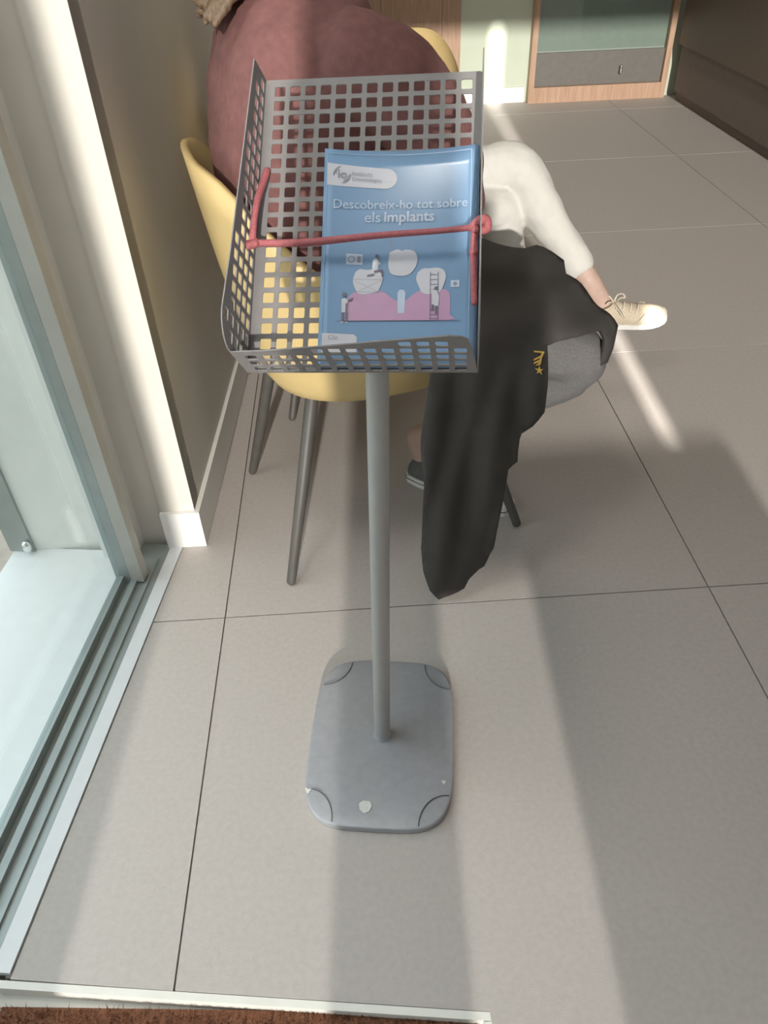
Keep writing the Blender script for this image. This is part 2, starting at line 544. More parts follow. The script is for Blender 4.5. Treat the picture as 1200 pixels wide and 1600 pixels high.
# ------------------------------------------------------------------ ceiling lamps; the two dim ones are added as fill light
for i, (lx, ly, hs, lm, lab) in enumerate(((-0.375, 0.93, 0.205, 'lamp', 'nearest the entrance'), (1.0, 3.2, 0.30, 'lamp_fill', 'above the middle of the room, added as fill light'), (1.0, 5.4, 0.30, 'lamp_fill', 'closest to the green back wall, added as fill light'))):
    r = tag(empty('ceiling_light', (lx, ly, 2.8)), 'square white ceiling lamp, the one ' + lab, 'ceiling lamp', 'ceiling lamps')
    ho = hs + 0.02
    obj('housing', join(box(-ho, ho, -ho, -hs, -0.04, -0.0005), box(-ho, ho, hs, ho, -0.04, -0.0005), box(-ho, -hs, -hs, hs, -0.04, -0.0005), box(hs, ho, -hs, hs, -0.04, -0.0005)), 'white', r)
    obj('diffuser', box(-hs, hs, -hs, hs, -0.025, -0.005), lm, r)

# ------------------------------------------------------------------ cabinet and counter at the back
cb = tag(empty('display_cabinet', (1.945, 6.40, 0)), 'wood-framed glass cabinet standing against the pale green wall', 'cabinet')
obj('side_board', box(-0.525, -0.485, -0.02, 0.05, 0, 1.9), 'wood', cb)
obj('side_board', box(0.485, 0.525, -0.02, 0.05, 0, 1.9), 'wood', cb)
obj('plinth', box(-0.485, 0.485, -0.018, 0.05, 0.0, 0.105), 'wood', cb)
obj('top_board', box(-0.525, 0.525, -0.02, 0.05, 1.9, 1.94), 'wood', cb)
obj('back_panel', box(-0.485, 0.485, 0.045, 0.055, 0.105, 1.9), 'cab_back', cb)
obj('lower_drawer', box(-0.484, 0.484, 0.016, 0.044, 0.106, 0.325), 'cab_dark', cb)
obj('knob', join(tube([(0.165, 0.016, 0.200, 0.006), (0.165, -0.010, 0.200, 0.006)], 10), tube([(0.165, -0.012, 0.180, 0.010), (0.165, -0.012, 0.222, 0.010)], 12)), 'chrome', cb, True)
obj('glass_door', box(-0.484, 0.484, 0.0, 0.004, 0.34, 1.895), 'cab_glass', cb)
ct = tag(empty('reception_counter', (2.862, 5.24, 0)), 'dark brown reception counter at the right, beside the glass cabinet', 'counter')
obj('plinth', box(-0.33, 0.33, -1.5, 1.05, 0, 0.06), 'brown', ct)
obj('lower_panel', box(-0.35, 0.35, -1.52, 1.07, 0.06, 0.36), 'brown_lit', ct)
obj('front_panel', box(-0.37, 0.37, -1.54, 1.09, 0.361, 1.0), 'brown', ct)  # darker than the panel below: a light boundary painted as two tones
obj('worktop', box(-0.40, 0.40, -1.58, 1.11, 1.0, 1.04), 'brown_lit', ct)

# ------------------------------------------------------------------ yellow chairs
def shell_mesh():
    NT, NR = 64, 16
    rings = []
    for k in range(NR + 1):
        t = k / NR
        ring = []
        for j in range(NT):
            th = 2 * math.pi * j / NT
            c, s = math.cos(th), math.sin(th)
            n = 2.6
            ca = math.copysign(abs(c) ** (2 / n), c)
            sa = math.copysign(abs(s) ** (2 / n), s)
            back = 0.5 - 0.5 * c                      # 0 front, 1 back
            dg_ = math.degrees(math.acos(max(-1, min(1, c))))     # 0 front, 180 back
            zr = float(np.interp(dg_, [0, 30, 60, 90, 100, 110, 120, 130, 140, 150, 160, 180], [0.485, 0.52, 0.60, 0.70, 0.75, 0.79, 0.835, 0.88, 0.925, 0.96, 0.975, 0.98]))
            A = 0.35 if c < 0 else 0.31
            if t < 0.45:
                q = t / 0.45
                rad = 0.70 * math.sin(q * math.pi / 2) + 0.02
                z = 0.470 + 0.02 * q * q
            else:
                q = (t - 0.45) / 0.55
                rad = 0.72 + 0.28 * q ** 0.8
                z = 0.490 + (zr - 0.490) * q ** 1.25
            ring.append((A * rad * ca, 0.30 * rad * sa, z))
        rings.append(ring)
    V, Fc = rings_to_mesh(rings, cap=False)
    n = len(V)
    V.append((0, 0, 0.470))
    Fc += [(n, (j + 1) % NT, j) for j in range(NT)]
    return V, Fc


def make_chair(loc, rz, label, proto=None):
    r = tag(empty('shell_chair', (loc[0], loc[1], 0), rz), label, 'chair', 'yellow shell chairs along the wall')
    if proto:
        for ch in proto.children:
            c = ch.copy()
            COL.objects.link(c)
            c.parent = r
        return r
    s = obj('shell', shell_mesh(), 'yellow', r, True)
    thicken(s, 0.014, 1)
    feet = [(-0.315, -0.25), (-0.315, 0.25), (0.32, -0.25), (0.32, 0.25)]
    for fx, fy in feet:
        tx = 0.19 if fx > 0 else (-0.22 if fy > 0 else -0.175)
        ty = 0.13 if fy > 0 else -0.10
        obj('leg', tube([(tx, ty, 0.462, 0.017), (tx + (fx - tx) * 0.5, ty + (fy - ty) * 0.5, 0.23, 0.0155), (fx, fy, 0.010, 0.012)], 12), 'leg', r, True)
    obj('under_frame', join(tube([(-0.15, -0.14, 0.462, 0.009), (0.16, -0.14, 0.462, 0.009)], 8), tube([(-0.15, 0.14, 0.462, 0.009), (0.16, 0.14, 0.462, 0.009)], 8),
                            tube([(-0.14, -0.14, 0.462, 0.009), (-0.14, 0.14, 0.462, 0.009)], 8), tube([(0.15, -0.14, 0.462, 0.009), (0.15, 0.14, 0.462, 0.009)], 8)), 'leg', r, True)
    return r


A1 = math.radians(15.6)
chair1 = make_chair((0.0355, 1.71), A1, 'yellow shell chair with dark legs, nearer one, holding the person in red')
chair2 = make_chair((0.02, 2.47), math.radians(14), 'yellow shell chair under the person in white trousers', chair1)
chair3 = make_chair((0.15, 3.40), math.radians(92), 'yellow shell chair turned away at the back, behind the person in white trousers', chair1)


# ------------------------------------------------------------------ people
def frame_of(ox, oy, ang):
    f = Vector((math.cos(ang), math.sin(ang), 0))
    s = Vector((math.sin(ang), -math.cos(ang), 0))
    o = Vector((ox, oy, 0))
    return lambda a, b, z: o + f * a + s * b + Vector((0, 0, z))


def ell_rings(fn, rows, grow=0.0, n=24):
    """rows: z, centre f, centre s, half depth, half width"""
    rings = []
    for z, cf, cs, dd, ww in rows:
        rings.append([fn(cf + (dd + grow) * math.copysign(abs(math.cos(a)) ** 0.85, math.cos(a)), cs + (ww + grow) * math.copysign(abs(math.sin(a)) ** 0.85, math.sin(a)), z) for a in [2 * math.pi * j / n for j in range(n)]])
    return rings_to_mesh(rings)


def limb(pts, grow=0.0, n=16, k=5):
    return tube([(p.x, p.y, p.z, r + grow) for p, r in pts], n, k)


def hand_mesh(w, d, pn, side):
    """wrist, direction of the fingers, palm normal"""
    d = d.normalized()
    pn = (pn - d * pn.dot(d)).normalized()
    a = d.cross(pn) * side
    out = [ellipsoid(w + d * 0.05, 0.052, 0.040, 0.017, (d, a, pn)), tube([(*(w - d * 0.03), 0.026), (*(w + d * 0.02), 0.027)], 10)]
    for i, (off, ln) in enumerate(((-0.030, 0.072), (-0.010, 0.082), (0.010, 0.077), (0.029, 0.060))):
        b = w + d * 0.088 + a * off
        p1 = b + d * ln * 0.45 + pn * 0.010
        p2 = p1 + d * ln * 0.30 + pn * 0.018
        p3 = p2 + d * ln * 0.16 + pn * 0.020
        out.append(tube([(*(b - d * 0.02), 0.0092), (*p1, 0.0088), (*p2, 0.008), (*p3, 0.007)], 8))
    b = w + d * 0.03 - a * 0.032
    out.append(tube([(*b, 0.012), (*(b + d * 0.03 - a * 0.022 + pn * 0.012), 0.0105), (*(b + d * 0.055 - a * 0.024 + pn * 0.022), 0.009)], 8))
    return join(*out)


def head_mesh(c, fwd):
    f = fwd.normalized()
    l = Vector((0, 0, 1)).cross(f).normalized()
    u = f.cross(l)
    P = lambda a, b, z: c + f * a + l * b + u * z
    ax = (f, l, u)
    return join(ellipsoid(P(-0.005, 0, 0.03), 0.096, 0.076, 0.095, ax), ellipsoid(P(0.02, 0, -0.045), 0.072, 0.058, 0.072, ax),
                tube([(*P(0.088, 0, 0.018), 0.008), (*P(0.104, 0, -0.018), 0.013)], 8), ellipsoid(P(0.075, 0, -0.095), 0.02, 0.022, 0.016, ax),
                ellipsoid(P(-0.01, 0.078, -0.005), 0.018, 0.009, 0.032, ax), ellipsoid(P(-0.01, -0.078, -0.005), 0.018, 0.009, 0.032, ax),
                ellipsoid(P(0.078, 0, 0.04), 0.016, 0.05, 0.010, ax)), P, ax


def face_parts(P, ax, root):
    for s in (-1, 1):
        e = obj('eye', ellipsoid(P(0.083, 0.03 * s, 0.012), 0.010, 0.014, 0.009, ax), 'eye_white', root, True)
        obj('iris', ellipsoid(P(0.0905, 0.03 * s, 0.012), 0.004, 0.006, 0.006, ax), 'eye_dark', e, True)
    obj('mouth', ellipsoid(P(0.087, 0, -0.062), 0.008, 0.024, 0.007, ax), 'lip', root, True)


def make_shoe(parent, heel, d, up, L, kind, right=1):
    """shoe with sole, laces and seams; heel = back end on the ground line of the sole"""
    d = d.normalized()
    up = (up - d * up.dot(d)).normalized()
    a = d.cross(up)
    P = lambda x, y, z: heel + d * x * L / 0.27 + a * y + up * z
    prof = [(0.000, 0.016, 0.050), (0.008, 0.027, 0.066), (0.035, 0.033, 0.074), (0.075, 0.034, 0.080), (0.105, 0.036, 0.080), (0.135, 0.039, 0.070),
            (0.165, 0.043, 0.058), (0.195, 0.045, 0.048), (0.222, 0.043, 0.042), (0.245, 0.036, 0.037), (0.260, 0.025, 0.032), (0.268, 0.012, 0.026)]
    rings = []
    for x, w, h in prof:
        ring = []
        for j in range(18):
            t = 2 * math.pi * j / 18
            y = w * math.copysign(abs(math.cos(t)) ** 0.8, math.cos(t))
            z = 0.016 + (h - 0.016) * (max(0, math.sin(t)) ** 0.75) if math.sin(t) > 0 else 0.016 - 0.004 * abs(math.sin(t))
            ring.append(P(x, y * (1 - 0.25 * max(0, math.sin(t)) ** 2), z))
        rings.append(ring)
    up_m, sole_m, lace_m = ('canvas', 'rubber', 'rubber') if kind == 'canvas' else ('beige', 'rubber', 'lace')
    s = obj('shoe', rings_to_mesh(rings), up_m, parent, True)
    out = []
    for sgn in (1, -1):
        seq = prof if sgn == 1 else prof[::-1]
        out += [(x - 0.002 if x < 0.02 else x + 0.002 * (x > 0.25), sgn * (w + 0.004)) for x, w, h in seq]
    th = 0.026 if kind == 'canvas' else 0.018
    sv = [P(x, y, 0.0) for x, y in out] + [P(x, y, th) for x, y in out]
    n = len(out)
    obj('sole', (sv, [tuple(range(n))[::-1], tuple(range(n, 2 * n))] + [(i, (i + 1) % n, (i + 1) % n + n, i + n) for i in range(n)]), sole_m, s)
    if kind == 'canvas':
        tc = [r for r in rings[8:]]
        capv = [[P(0.232, 0, 0.028) + (v - P(0.232, 0, 0.028)) * 1.05 for v in r] for r in tc]
        obj('toe_cap', rings_to_mesh(capv), 'rubber', s, True)
        band = [P(x * 1.0, y * 1.02, 0.016) for x, y in out]
        obj('stripe', tube([(*p, 0.0013) for p in band + band[:1]], 6), 'eye_dark', s)
    else:
        for sg in (1, -1):
            obj('seam', tube([(*P(0.165, sg * 0.0445, 0.020), 0.0009), (*P(0.185, sg * 0.0405, 0.038), 0.0009), (*P(0.200, sg * 0.026, 0.0475), 0.0009)], 6, 4), 'lace', s)
    lv = []
    for i in range(4):
        x = 0.108 + i * 0.022
        h = np.interp(x, [p[0] for p in prof], [p[2] for p in prof]) + 0.001
        lv.append(tube([(*P(x, -0.022, h - 0.008), 0.0028), (*P(x + 0.004, 0, h + 0.002), 0.0030), (*P(x, 0.022, h - 0.008), 0.0028)], 6, 4))
    h0 = 0.083
    for sg in (1, -1):
        lv.append(tube([(*P(0.100, 0, h0), 0.0030), (*P(0.112, sg * 0.022, h0 + 0.010), 0.0030), (*P(0.130, sg * 0.044, h0 - 0.008), 0.0030), (*P(0.136, sg * 0.046, h0 - 0.026), 0.0030),
                        (*P(0.122, sg * 0.036, h0 - 0.016), 0.0030), (*P(0.102, 0, h0), 0.0030)], 6, 5))
        lv.append(tube([(*P(0.100, 0, h0), 0.0026), (*P(0.086, sg * 0.014, h0 + 0.014), 0.0026), (*P(0.078, sg * 0.02, h0 + 0.012), 0.0026)], 6, 4))
    obj('laces', join(*lv), lace_m, s, True)
    if kind != 'canvas':
        col = [P(0.060 + 0.040 * math.cos(t), 0.031 * math.sin(t), 0.079 + 0.005 * math.cos(t)) for t in [2 * math.pi * j / 16 for j in range(17)]]
        obj('collar', tube([(*p, 0.0026) for p in col], 6), 'cord' if False else 'beige', s, True)
    return s


# --- person in red
p1 = tag(empty('person', (0.0355, 1.71, 0)), 'seated person in a dark red sweater and grey jeans, back towards the wall', 'person')
K = frame_of(0, 0, A1)                        # coordinates relative to the person's own origin


def rel(x, y, z):
    return Vector((x - 0.0355, y - 1.71, z))


torso = [(0.50, -0.09, 0, 0.15, 0.17), (0.58, -0.10, 0, 0.165, 0.185), (0.70, -0.12, 0, 0.155, 0.175), (0.85, -0.135, 0, 0.160, 0.19), (0.98, -0.135, 0, 0.165, 0.21),
         (1.08, -0.13, 0, 0.155, 0.222), (1.16, -0.12, 0, 0.140, 0.205), (1.215, -0.11, 0, 0.115, 0.15), (1.25, -0.10, 0, 0.08, 0.09)]
arm_r = [(K(-0.06, 0.180, 1.135), 0.078), (K(0.02, 0.205, 1.085), 0.080), (K(0.085, 0.215, 0.99), 0.070), (K(0.115, 0.215, 0.90), 0.060), (K(0.12, 0.16, 0.83), 0.050), (K(0.12, 0.07, 0.76), 0.042), (K(0.125, 0.02, 0.735), 0.040)]
arm_l = [(K(-0.10, -0.185, 1.125), 0.072), (K(-0.04, -0.225, 1.05), 0.068), (K(0.06, -0.235, 0.93), 0.060), (K(0.10, -0.22, 0.86), 0.056), (K(0.15, -0.13, 0.79), 0.048), (K(0.16, -0.06, 0.74), 0.042)]
thigh_r = [(K(-0.10, 0.09, 0.575), 0.085), (K(0.10, 0.14, 0.570), 0.082), (K(0.28, 0.20, 0.545), 0.072), (K(0.41, 0.245, 0.51), 0.066)]
knee_r = K(0.44, 0.25, 0.488)
ank_r = rel(0.165, 1.82, 0.13)
shin_r = [(K(0.41, 0.245, 0.51), 0.066), (knee_r, 0.064), (knee_r.lerp(ank_r, 0.14) + Vector((0, 0, -0.02)), 0.062), (knee_r.lerp(ank_r, 0.45), 0.056), (knee_r.lerp(ank_r, 0.86), 0.045)]
thigh_l = [(K(-0.10, -0.09, 0.575), 0.085), (K(0.10, -0.11, 0.570), 0.080), (K(0.30, -0.125, 0.555), 0.070), (K(0.45, -0.13, 0.545), 0.062)]
ank_l = K(0.275, -0.16, 0.12)
shin_l = [(K(0.45, -0.13, 0.545), 0.062), (K(0.485, -0.13, 0.51), 0.060), (K(0.40, -0.14, 0.36), 0.056), (K(0.30, -0.16, 0.17), 0.046)]
hd, HP, HAX = head_mesh(K(-0.02, 0.0, 1.455), K(1, -0.25, 0) - K(0, 0, 0))
neck = tube([(*K(-0.10, 0, 1.20), 0.062), (*K(-0.075, 0, 1.30), 0.056), (*K(-0.04, 0, 1.38), 0.055)], 14, 4)
G_ = -0.012
solid('body', join(ell_rings(K, torso, G_), limb(arm_r, G_), limb(arm_l, G_), limb(thigh_r, G_), limb(shin_r + [(ank_r, 0.046)], G_), limb(thigh_l, G_), limb(shin_l + [(ank_l, 0.044)], G_),
                   tube([(*ank_r, 0.036), (*(ank_r + Vector((0.02, -0.012, -0.07))), 0.036)], 12), tube([(*ank_l, 0.036), (*K(0.28, -0.16, 0.06), 0.034)], 12),
                   neck, hd, hand_mesh(K(0.125, 0.02, 0.732), K(0.03, -0.12, -0.03), Vector((0, 0, -1)), 1), hand_mesh(K(0.165, -0.05, 0.738), K(0.05, 0.10, -0.03), Vector((0, 0, -1)), -1)), 0.006, 'skin', p1, 3)
face_parts(HP, HAX, p1)
solid('sweater', join(ell_rings(K, torso, 0.008), limb(arm_r, 0.008), limb(arm_l, 0.008)), 0.008, 'red', p1, 5, 0.006, 11)
solid('jeans', join(ell_rings(K, [(0.49, -0.09, 0, 0.15, 0.17), (0.56, -0.09, 0, 0.165, 0.185), (0.66, -0.11, 0, 0.15, 0.175)]), limb(thigh_r, 0.004), limb(shin_r, 0.004), limb(thigh_l, 0.004), limb(shin_l, 0.004)), 0.007, 'jeans', p1, 3, 0.004, 14)
heel_r = rel(0.140, 1.808, 0.001)
make_shoe(p1, heel_r, rel(0.410, 1.610, 0.001) - heel_r, Vector((0, 0, 1)), 0.332, 'canvas')
make_shoe(p1, K(0.215, -0.16, 0.001), K(1, -0.1, 0) - K(0, 0, 0), Vector((0, 0, 1)), 0.275, 'canvas')
locks = [ellipsoid(HP(-0.022, 0, 0.045), 0.102, 0.086, 0.098, HAX), ellipsoid(HP(-0.07, 0, -0.03), 0.055, 0.075, 0.10, HAX)]
for i in range(12):
    b = -0.06 + 0.011 * i
    locks.append(tube([(*HP(-0.085, b, 0.0), 0.022), (*HP(-0.105, b * 1.1, -0.07), 0.022), (*K(-0.150, -b * 1.1 + 0.01, 1.325), 0.020), (*K(-0.215, -b * 1.1 + 0.02, 1.265 + 0.004 * (i % 3)), 0.017), (*K(-0.280 - 0.010 * (i % 2), -b * 1.2 + 0.025, 1.195 + 0.012 * (i % 3)), 0.007)], 8, 5))
solid('hair', join(*locks), 0.006, 'hair', p1, 1, 0.003, 60)

# --- person in white trousers
p2 = tag(empty('person', (-0.01, 2.46, 0)), 'seated person in white trousers and beige sneakers with legs crossed', 'person')
K2 = frame_of(0, 0, math.radians(4))


def rel2(x, y, z):
    return Vector((x + 0.01, y - 2.46, z))


torso2 = [(0.50, -0.07, 0, 0.14, 0.17), (0.58, -0.08, 0, 0.155, 0.18), (0.70, -0.10, 0, 0.125, 0.155), (0.83, -0.11, 0, 0.12, 0.16), (0.94, -0.11, 0, 0.125, 0.175), (1.03, -0.11, 0, 0.115, 0.18), (1.10, -0.10, 0, 0.085, 0.12), (1.14, -0.09, 0, 0.06, 0.07)]
armr2 = [(K2(-0.11, 0.165, 1.03), 0.058), (K2(-0.10, 0.205, 0.92), 0.054), (K2(-0.06, 0.215, 0.80), 0.050), (K2(-0.03, 0.20, 0.75), 0.048)]
fore2 = [(K2(-0.03, 0.20, 0.75), 0.040), (K2(0.06, 0.14, 0.74), 0.036), (K2(0.12, 0.09, 0.735), 0.028)]
arml2 = [(K2(-0.11, -0.165, 1.03), 0.058), (K2(-0.10, -0.205, 0.92), 0.054), (K2(-0.05, -0.215, 0.80), 0.050)]
forel2 = [(K2(-0.05, -0.215, 0.80), 0.040), (K2(0.05, -0.14, 0.77), 0.036), (K2(0.12, -0.06, 0.76), 0.028)]
hip = rel2(-0.05, 2.53, 0.58)
kn2 = rel2(0.525, 2.515, 0.665)
an2 = rel2(0.765, 2.325, 0.355)
up_leg = [(hip, 0.085), (hip.lerp(kn2, 0.4) + Vector((0, 0, 0.02)), 0.085), (hip.lerp(kn2, 0.8), 0.073), (kn2, 0.066), (kn2.lerp(an2, 0.12) + Vector((0.02, 0, -0.005)), 0.064), (kn2.lerp(an2, 0.40), 0.060), (kn2.lerp(an2, 0.70), 0.050), (kn2.lerp(an2, 0.86), 0.048)]
lo_hip = rel2(-0.05, 2.38, 0.565)
lo_kn = rel2(0.475, 2.46, 0.55)
lo_an = rel2(0.58, 2.50, 0.12)
lo_leg = [(lo_hip, 0.085), (lo_hip.lerp(lo_kn, 0.5), 0.078), (lo_kn, 0.064), (lo_kn.lerp(lo_an, 0.15) + Vector((0.01, 0, 0)), 0.062), (lo_kn.lerp(lo_an, 0.5), 0.056), (lo_kn.lerp(lo_an, 0.86), 0.048)]
hd2, HP2, HAX2 = head_mesh(K2(-0.02, 0.0, 1.31), Vector((1, 0.1, -0.1)))
toe2 = rel2(1.030, 2.27, 0.238)
heel2 = rel2(0.775, 2.345, 0.196)
sd2 = (toe2 - heel2)
sup2 = Vector((-0.15, -0.30, 1))
foot_d = sd2.normalized()
solid('body', join(ell_rings(K2, torso2, G_), limb(armr2, G_), limb(fore2), limb(arml2, G_), limb(forel2), limb(up_leg, G_), limb(lo_leg, G_),
                   tube([(*kn2.lerp(an2, 0.75), 0.038), (*an2, 0.036), (*(heel2 + foot_d * 0.055 + Vector((0, 0, 0.06))), 0.034)], 12, 4),
                   tube([(*lo_kn.lerp(lo_an, 0.8), 0.036), (*lo_an, 0.034), (*(lo_an - Vector((0, 0, 0.06))), 0.034)], 12),
                   tube([(*K2(-0.09, 0, 1.09), 0.055), (*K2(-0.065, 0, 1.17), 0.050), (*K2(-0.04, 0, 1.25), 0.050)], 14, 4), hd2,
                   hand_mesh(K2(0.12, 0.09, 0.735), K2(0.10, -0.06, 0.0), Vector((0, 0, -1)), 1), hand_mesh(K2(0.12, -0.06, 0.76), K2(0.10, 0.06, 0.0), Vector((0, 0, -1)), -1)), 0.006, 'skin', p2, 3)
face_parts(HP2, HAX2, p2)
solid('knit_top', join(ell_rings(K2, torso2, 0.006), limb(armr2, 0.004), limb(arml2, 0.004), limb(fore2[:2], 0.008), limb(forel2[:2], 0.008)), 0.008, 'ochre', p2, 4, 0.005, 12)
solid('trousers', join(ell_rings(K2, [(0.49, -0.07, 0, 0.14, 0.17), (0.56, -0.06, 0, 0.16, 0.185), (0.64, -0.03, 0, 0.145, 0.17)]), limb(up_leg, 0.006), limb(lo_leg, 0.006)), 0.007, 'trouser', p2, 4, 0.005, 12)
make_shoe(p2, heel2, sd2, sup2, 0.265, 'mesh')
make_shoe(p2, rel2(0.55, 2.50, 0.001), Vector((1, 0.05, 0)), Vector((0, 0, 1)), 0.265, 'mesh')
solid('hair', join(ellipsoid(HP2(-0.022, 0, 0.045), 0.102, 0.086, 0.098, HAX2), ellipsoid(HP2(-0.07, 0, -0.03), 0.055, 0.078, 0.10, HAX2), ellipsoid(HP2(-0.08, 0, -0.12), 0.045, 0.07, 0.07, HAX2)), 0.008, 'hair', p2, 2, 0.004, 50)

# ------------------------------------------------------------------ jacket: one sheet of cloth over the lap, hanging to the floor
CP = [(690, 400, 0.215, 1.751, 0.69), (757, 378, 0.352, 1.956, 0.64), (820, 391, 0.45, 1.911, 0.63), (880, 406, 0.538, 1.861, 0.62), (925, 470, 0.561, 1.659, 0.6), (962, 512, 0.605, 1.596, 0.56), (943, 562, 0.575, 1.557, 0.5),
      (800, 450, 0.355, 1.598, 0.67), (740, 450, 0.263, 1.564, 0.69), (870, 470, 0.443, 1.542, 0.66), (905, 526, 0.474, 1.449, 0.62), (853, 540, 0.401, 1.436, 0.61), (800, 520, 0.328, 1.444, 0.64), (740, 520, 0.242, 1.415, 0.66), (690, 500, 0.184, 1.48, 0.66),
      (850, 590, 0.394, 1.395, 0.557), (848, 640, 0.392, 1.37, 0.494), (815, 680, 0.349, 1.36, 0.437), (808, 725, 0.342, 1.345, 0.371), (775, 640, 0.291, 1.37, 0.501), (720, 600, 0.215, 1.385, 0.559), (672, 590, 0.151, 1.39, 0.576),
      (680, 545, 0.164, 1.42, 0.626), (660, 680, 0.132, 1.36, 0.452), (730, 690, 0.229, 1.35, 0.436), (662, 770, 0.133, 1.335, 0.313), (735, 780, 0.238, 1.325, 0.294), (785, 740, 0.309, 1.335, 0.354), (770, 850, 0.296, 1.315, 0.161),
      (660, 860, 0.128, 1.31, 0.159), (715, 870, 0.211, 1.305, 0.136), (683, 930, 0.163, 1.295, 0.019), (735, 905, 0.245, 1.305, 0.058)]
cpa = np.array(CP)
pq = cpa[:, :2] / 100.0
N = len(pq)


def rbf(r):
    return r ** 3


Am = np.zeros((N + 3, N + 3))
Dm = np.linalg.norm(pq[:, None] - pq[None], axis=2)
Am[:N, :N] = rbf(Dm) + 0.02 * np.eye(N)
Am[:N, N] = 1
Am[:N, N + 1:] = pq
Am[N, :N] = 1
Am[N + 1:, :N] = pq.T
rhs = np.zeros((N + 3, 3))
rhs[:N] = cpa[:, 2:]
Wt = np.linalg.solve(Am, rhs)


def cloth(p, q, lift=0.0):
    v = np.array((p, q)) / 100.0
    k = np.concatenate((rbf(np.linalg.norm(pq - v, axis=1)), (1.0,), v))
    x, y, z = k @ Wt
    hang = min(1, max(0, (q - 520) / 120))
    fold = 0.011 * math.sin((p - 0.12 * q) / 15.0) + 0.007 * math.sin((p + 0.2 * q) / 8.0 + 1)
    flat = 0.006 * math.sin((p * 0.6 + q) / 14.0) * (1 - hang)
    return Vector((x, y - hang * fold * 0.9 - lift, max(0.006, z + flat + lift * 0.35)))


OUT = [(692, 385), (725, 374), (757, 378), (790, 384), (820, 393), (838, 388), (860, 398), (880, 407), (883, 430), (905, 450), (925, 470), (945, 490), (962, 512), (955, 540), (945, 562), (935, 567), (942, 545), (944, 530), (938, 520), (920, 524),
       (900, 530), (875, 534), (855, 538), (853, 565), (851, 600), (847, 640), (832, 662), (815, 680), (810, 705), (808, 722), (792, 734), (784, 780), (777, 820), (771, 855), (757, 888), (731, 903), (724, 915), (705, 925), (684, 932), (672, 918), (664, 895),
       (660, 860), (660, 810), (662, 760), (660, 720), (659, 685), (663, 650), (668, 610), (673, 580), (680, 545), (684, 500), (688, 440)]


def inside(x, y, poly):
    c = False
    for i in range(len(poly)):
        (x1, y1), (x2, y2) = poly[i], poly[i - 1]
        if (y1 > y) != (y2 > y) and x < (x2 - x1) * (y - y1) / (y2 - y1) + x1:
            c = not c
    return c


dense = []
for i in range(len(OUT)):
    a, b = OUT[i], OUT[(i + 1) % len(OUT)]
    m = max(1, int(math.hypot(b[0] - a[0], b[1] - a[1]) / 9))
    dense += [(a[0] + (b[0] - a[0]) * j / m, a[1] + (b[1] - a[1]) * j / m) for j in range(m)]
inner = [(x + (4 if (y // 8) % 2 else 0), y) for y in range(372, 936, 8) for x in range(650, 970, 8)]
inner = [p for p in inner if inside(p[0], p[1], OUT) and min((p[0] - d[0]) ** 2 + (p[1] - d[1]) ** 2 for d in dense) > 16]
nv = len(dense)
res = delaunay_2d_cdt([Vector(p) for p in dense + inner], [(i, (i + 1) % nv) for i in range(nv)], [], 1, 1e-4)
jk = tag(empty('jacket', (0.25, 1.4, 0.0)), 'black jacket lying over the lap of the person in red and hanging to the floor', 'jacket')
jv = [cloth(p.x, p.y) - jk.location for p in res[0]]
jb = obj('cloth', (jv, [tuple(f) for f in res[2]]), 'jacket', jk, True)
thicken(jb, 0.012, 0)


def on_jacket(loops):
    parts = []
    for lp in loops:
        parts.append(([cloth(a, b, 0.010) - jk.location for a, b in lp], [tuple(range(len(lp)))]))
    return join(*parts)


star = [(839.5 + (6.5 if k % 2 == 0 else 2.4) * math.sin(k * math.pi / 5), 577 - (6.5 if k % 2 == 0 else 2.4) * math.cos(k * math.pi / 5)) for k in range(10)]
em = obj('emblem', on_jacket([[(833, 544), (848, 547), (848, 550), (833, 547)], [(848, 547), (845, 556), (832, 563), (832, 560), (842, 554), (845, 547)], [(844, 556), (843, 563), (832, 569), (832, 566), (840, 561), (842, 556)],
                              [(843, 564), (841, 569), (834, 571), (838, 567), (841, 563)], star]), 'emblem', jk)
em['label'] = 'yellow embroidered stripes and a star'
thicken(em, 0.002, 0)

# ------------------------------------------------------------------ leaflet stand
TPSI, TTAU, TRHO = 0.1825, 0.8422, 0.0385
TW, TH = 0.3052, 0.4284
TO = Vector((0.0045, 0.885, 0.8841))
_u = Vector((math.cos(TPSI), -math.sin(TPSI), 0))
_b = Vector((math.sin(TPSI), math.cos(TPSI), 0))
_w = _b * math.sin(TTAU) + Vector((0, 0, 1)) * math.cos(TTAU)
TN = _u.cross(_w)
TU = _u * math.cos(TRHO) + _w * math.sin(TRHO)
TV = _w * math.cos(TRHO) - _u * math.sin(TRHO)
BASE = Vector((0.006, 0.907, 0))
st = tag(empty('leaflet_stand', BASE), 'grey metal leaflet stand with perforated tray on a pole', 'leaflet stand')


def tray(u, w, n):
    return TO + TU * u + TV * w + TN * n - BASE


# base plate
ca, sa_ = math.cos(-0.13), math.sin(-0.13)


def base_pt(x, y, z):
    return Vector((x * ca - y * sa_, x * sa_ + y * ca, z))


def base_outline(grow, n=72):
    out = []
    for j in range(n):
        t = 2 * math.pi * j / n
        c, s = math.cos(t), math.sin(t)
        e = 4.2
        out.append(((0.147 + grow) * math.copysign(abs(c) ** (2 / e), c), (0.198 + grow) * math.copysign(abs(s) ** (2 / e), s)))
    return out


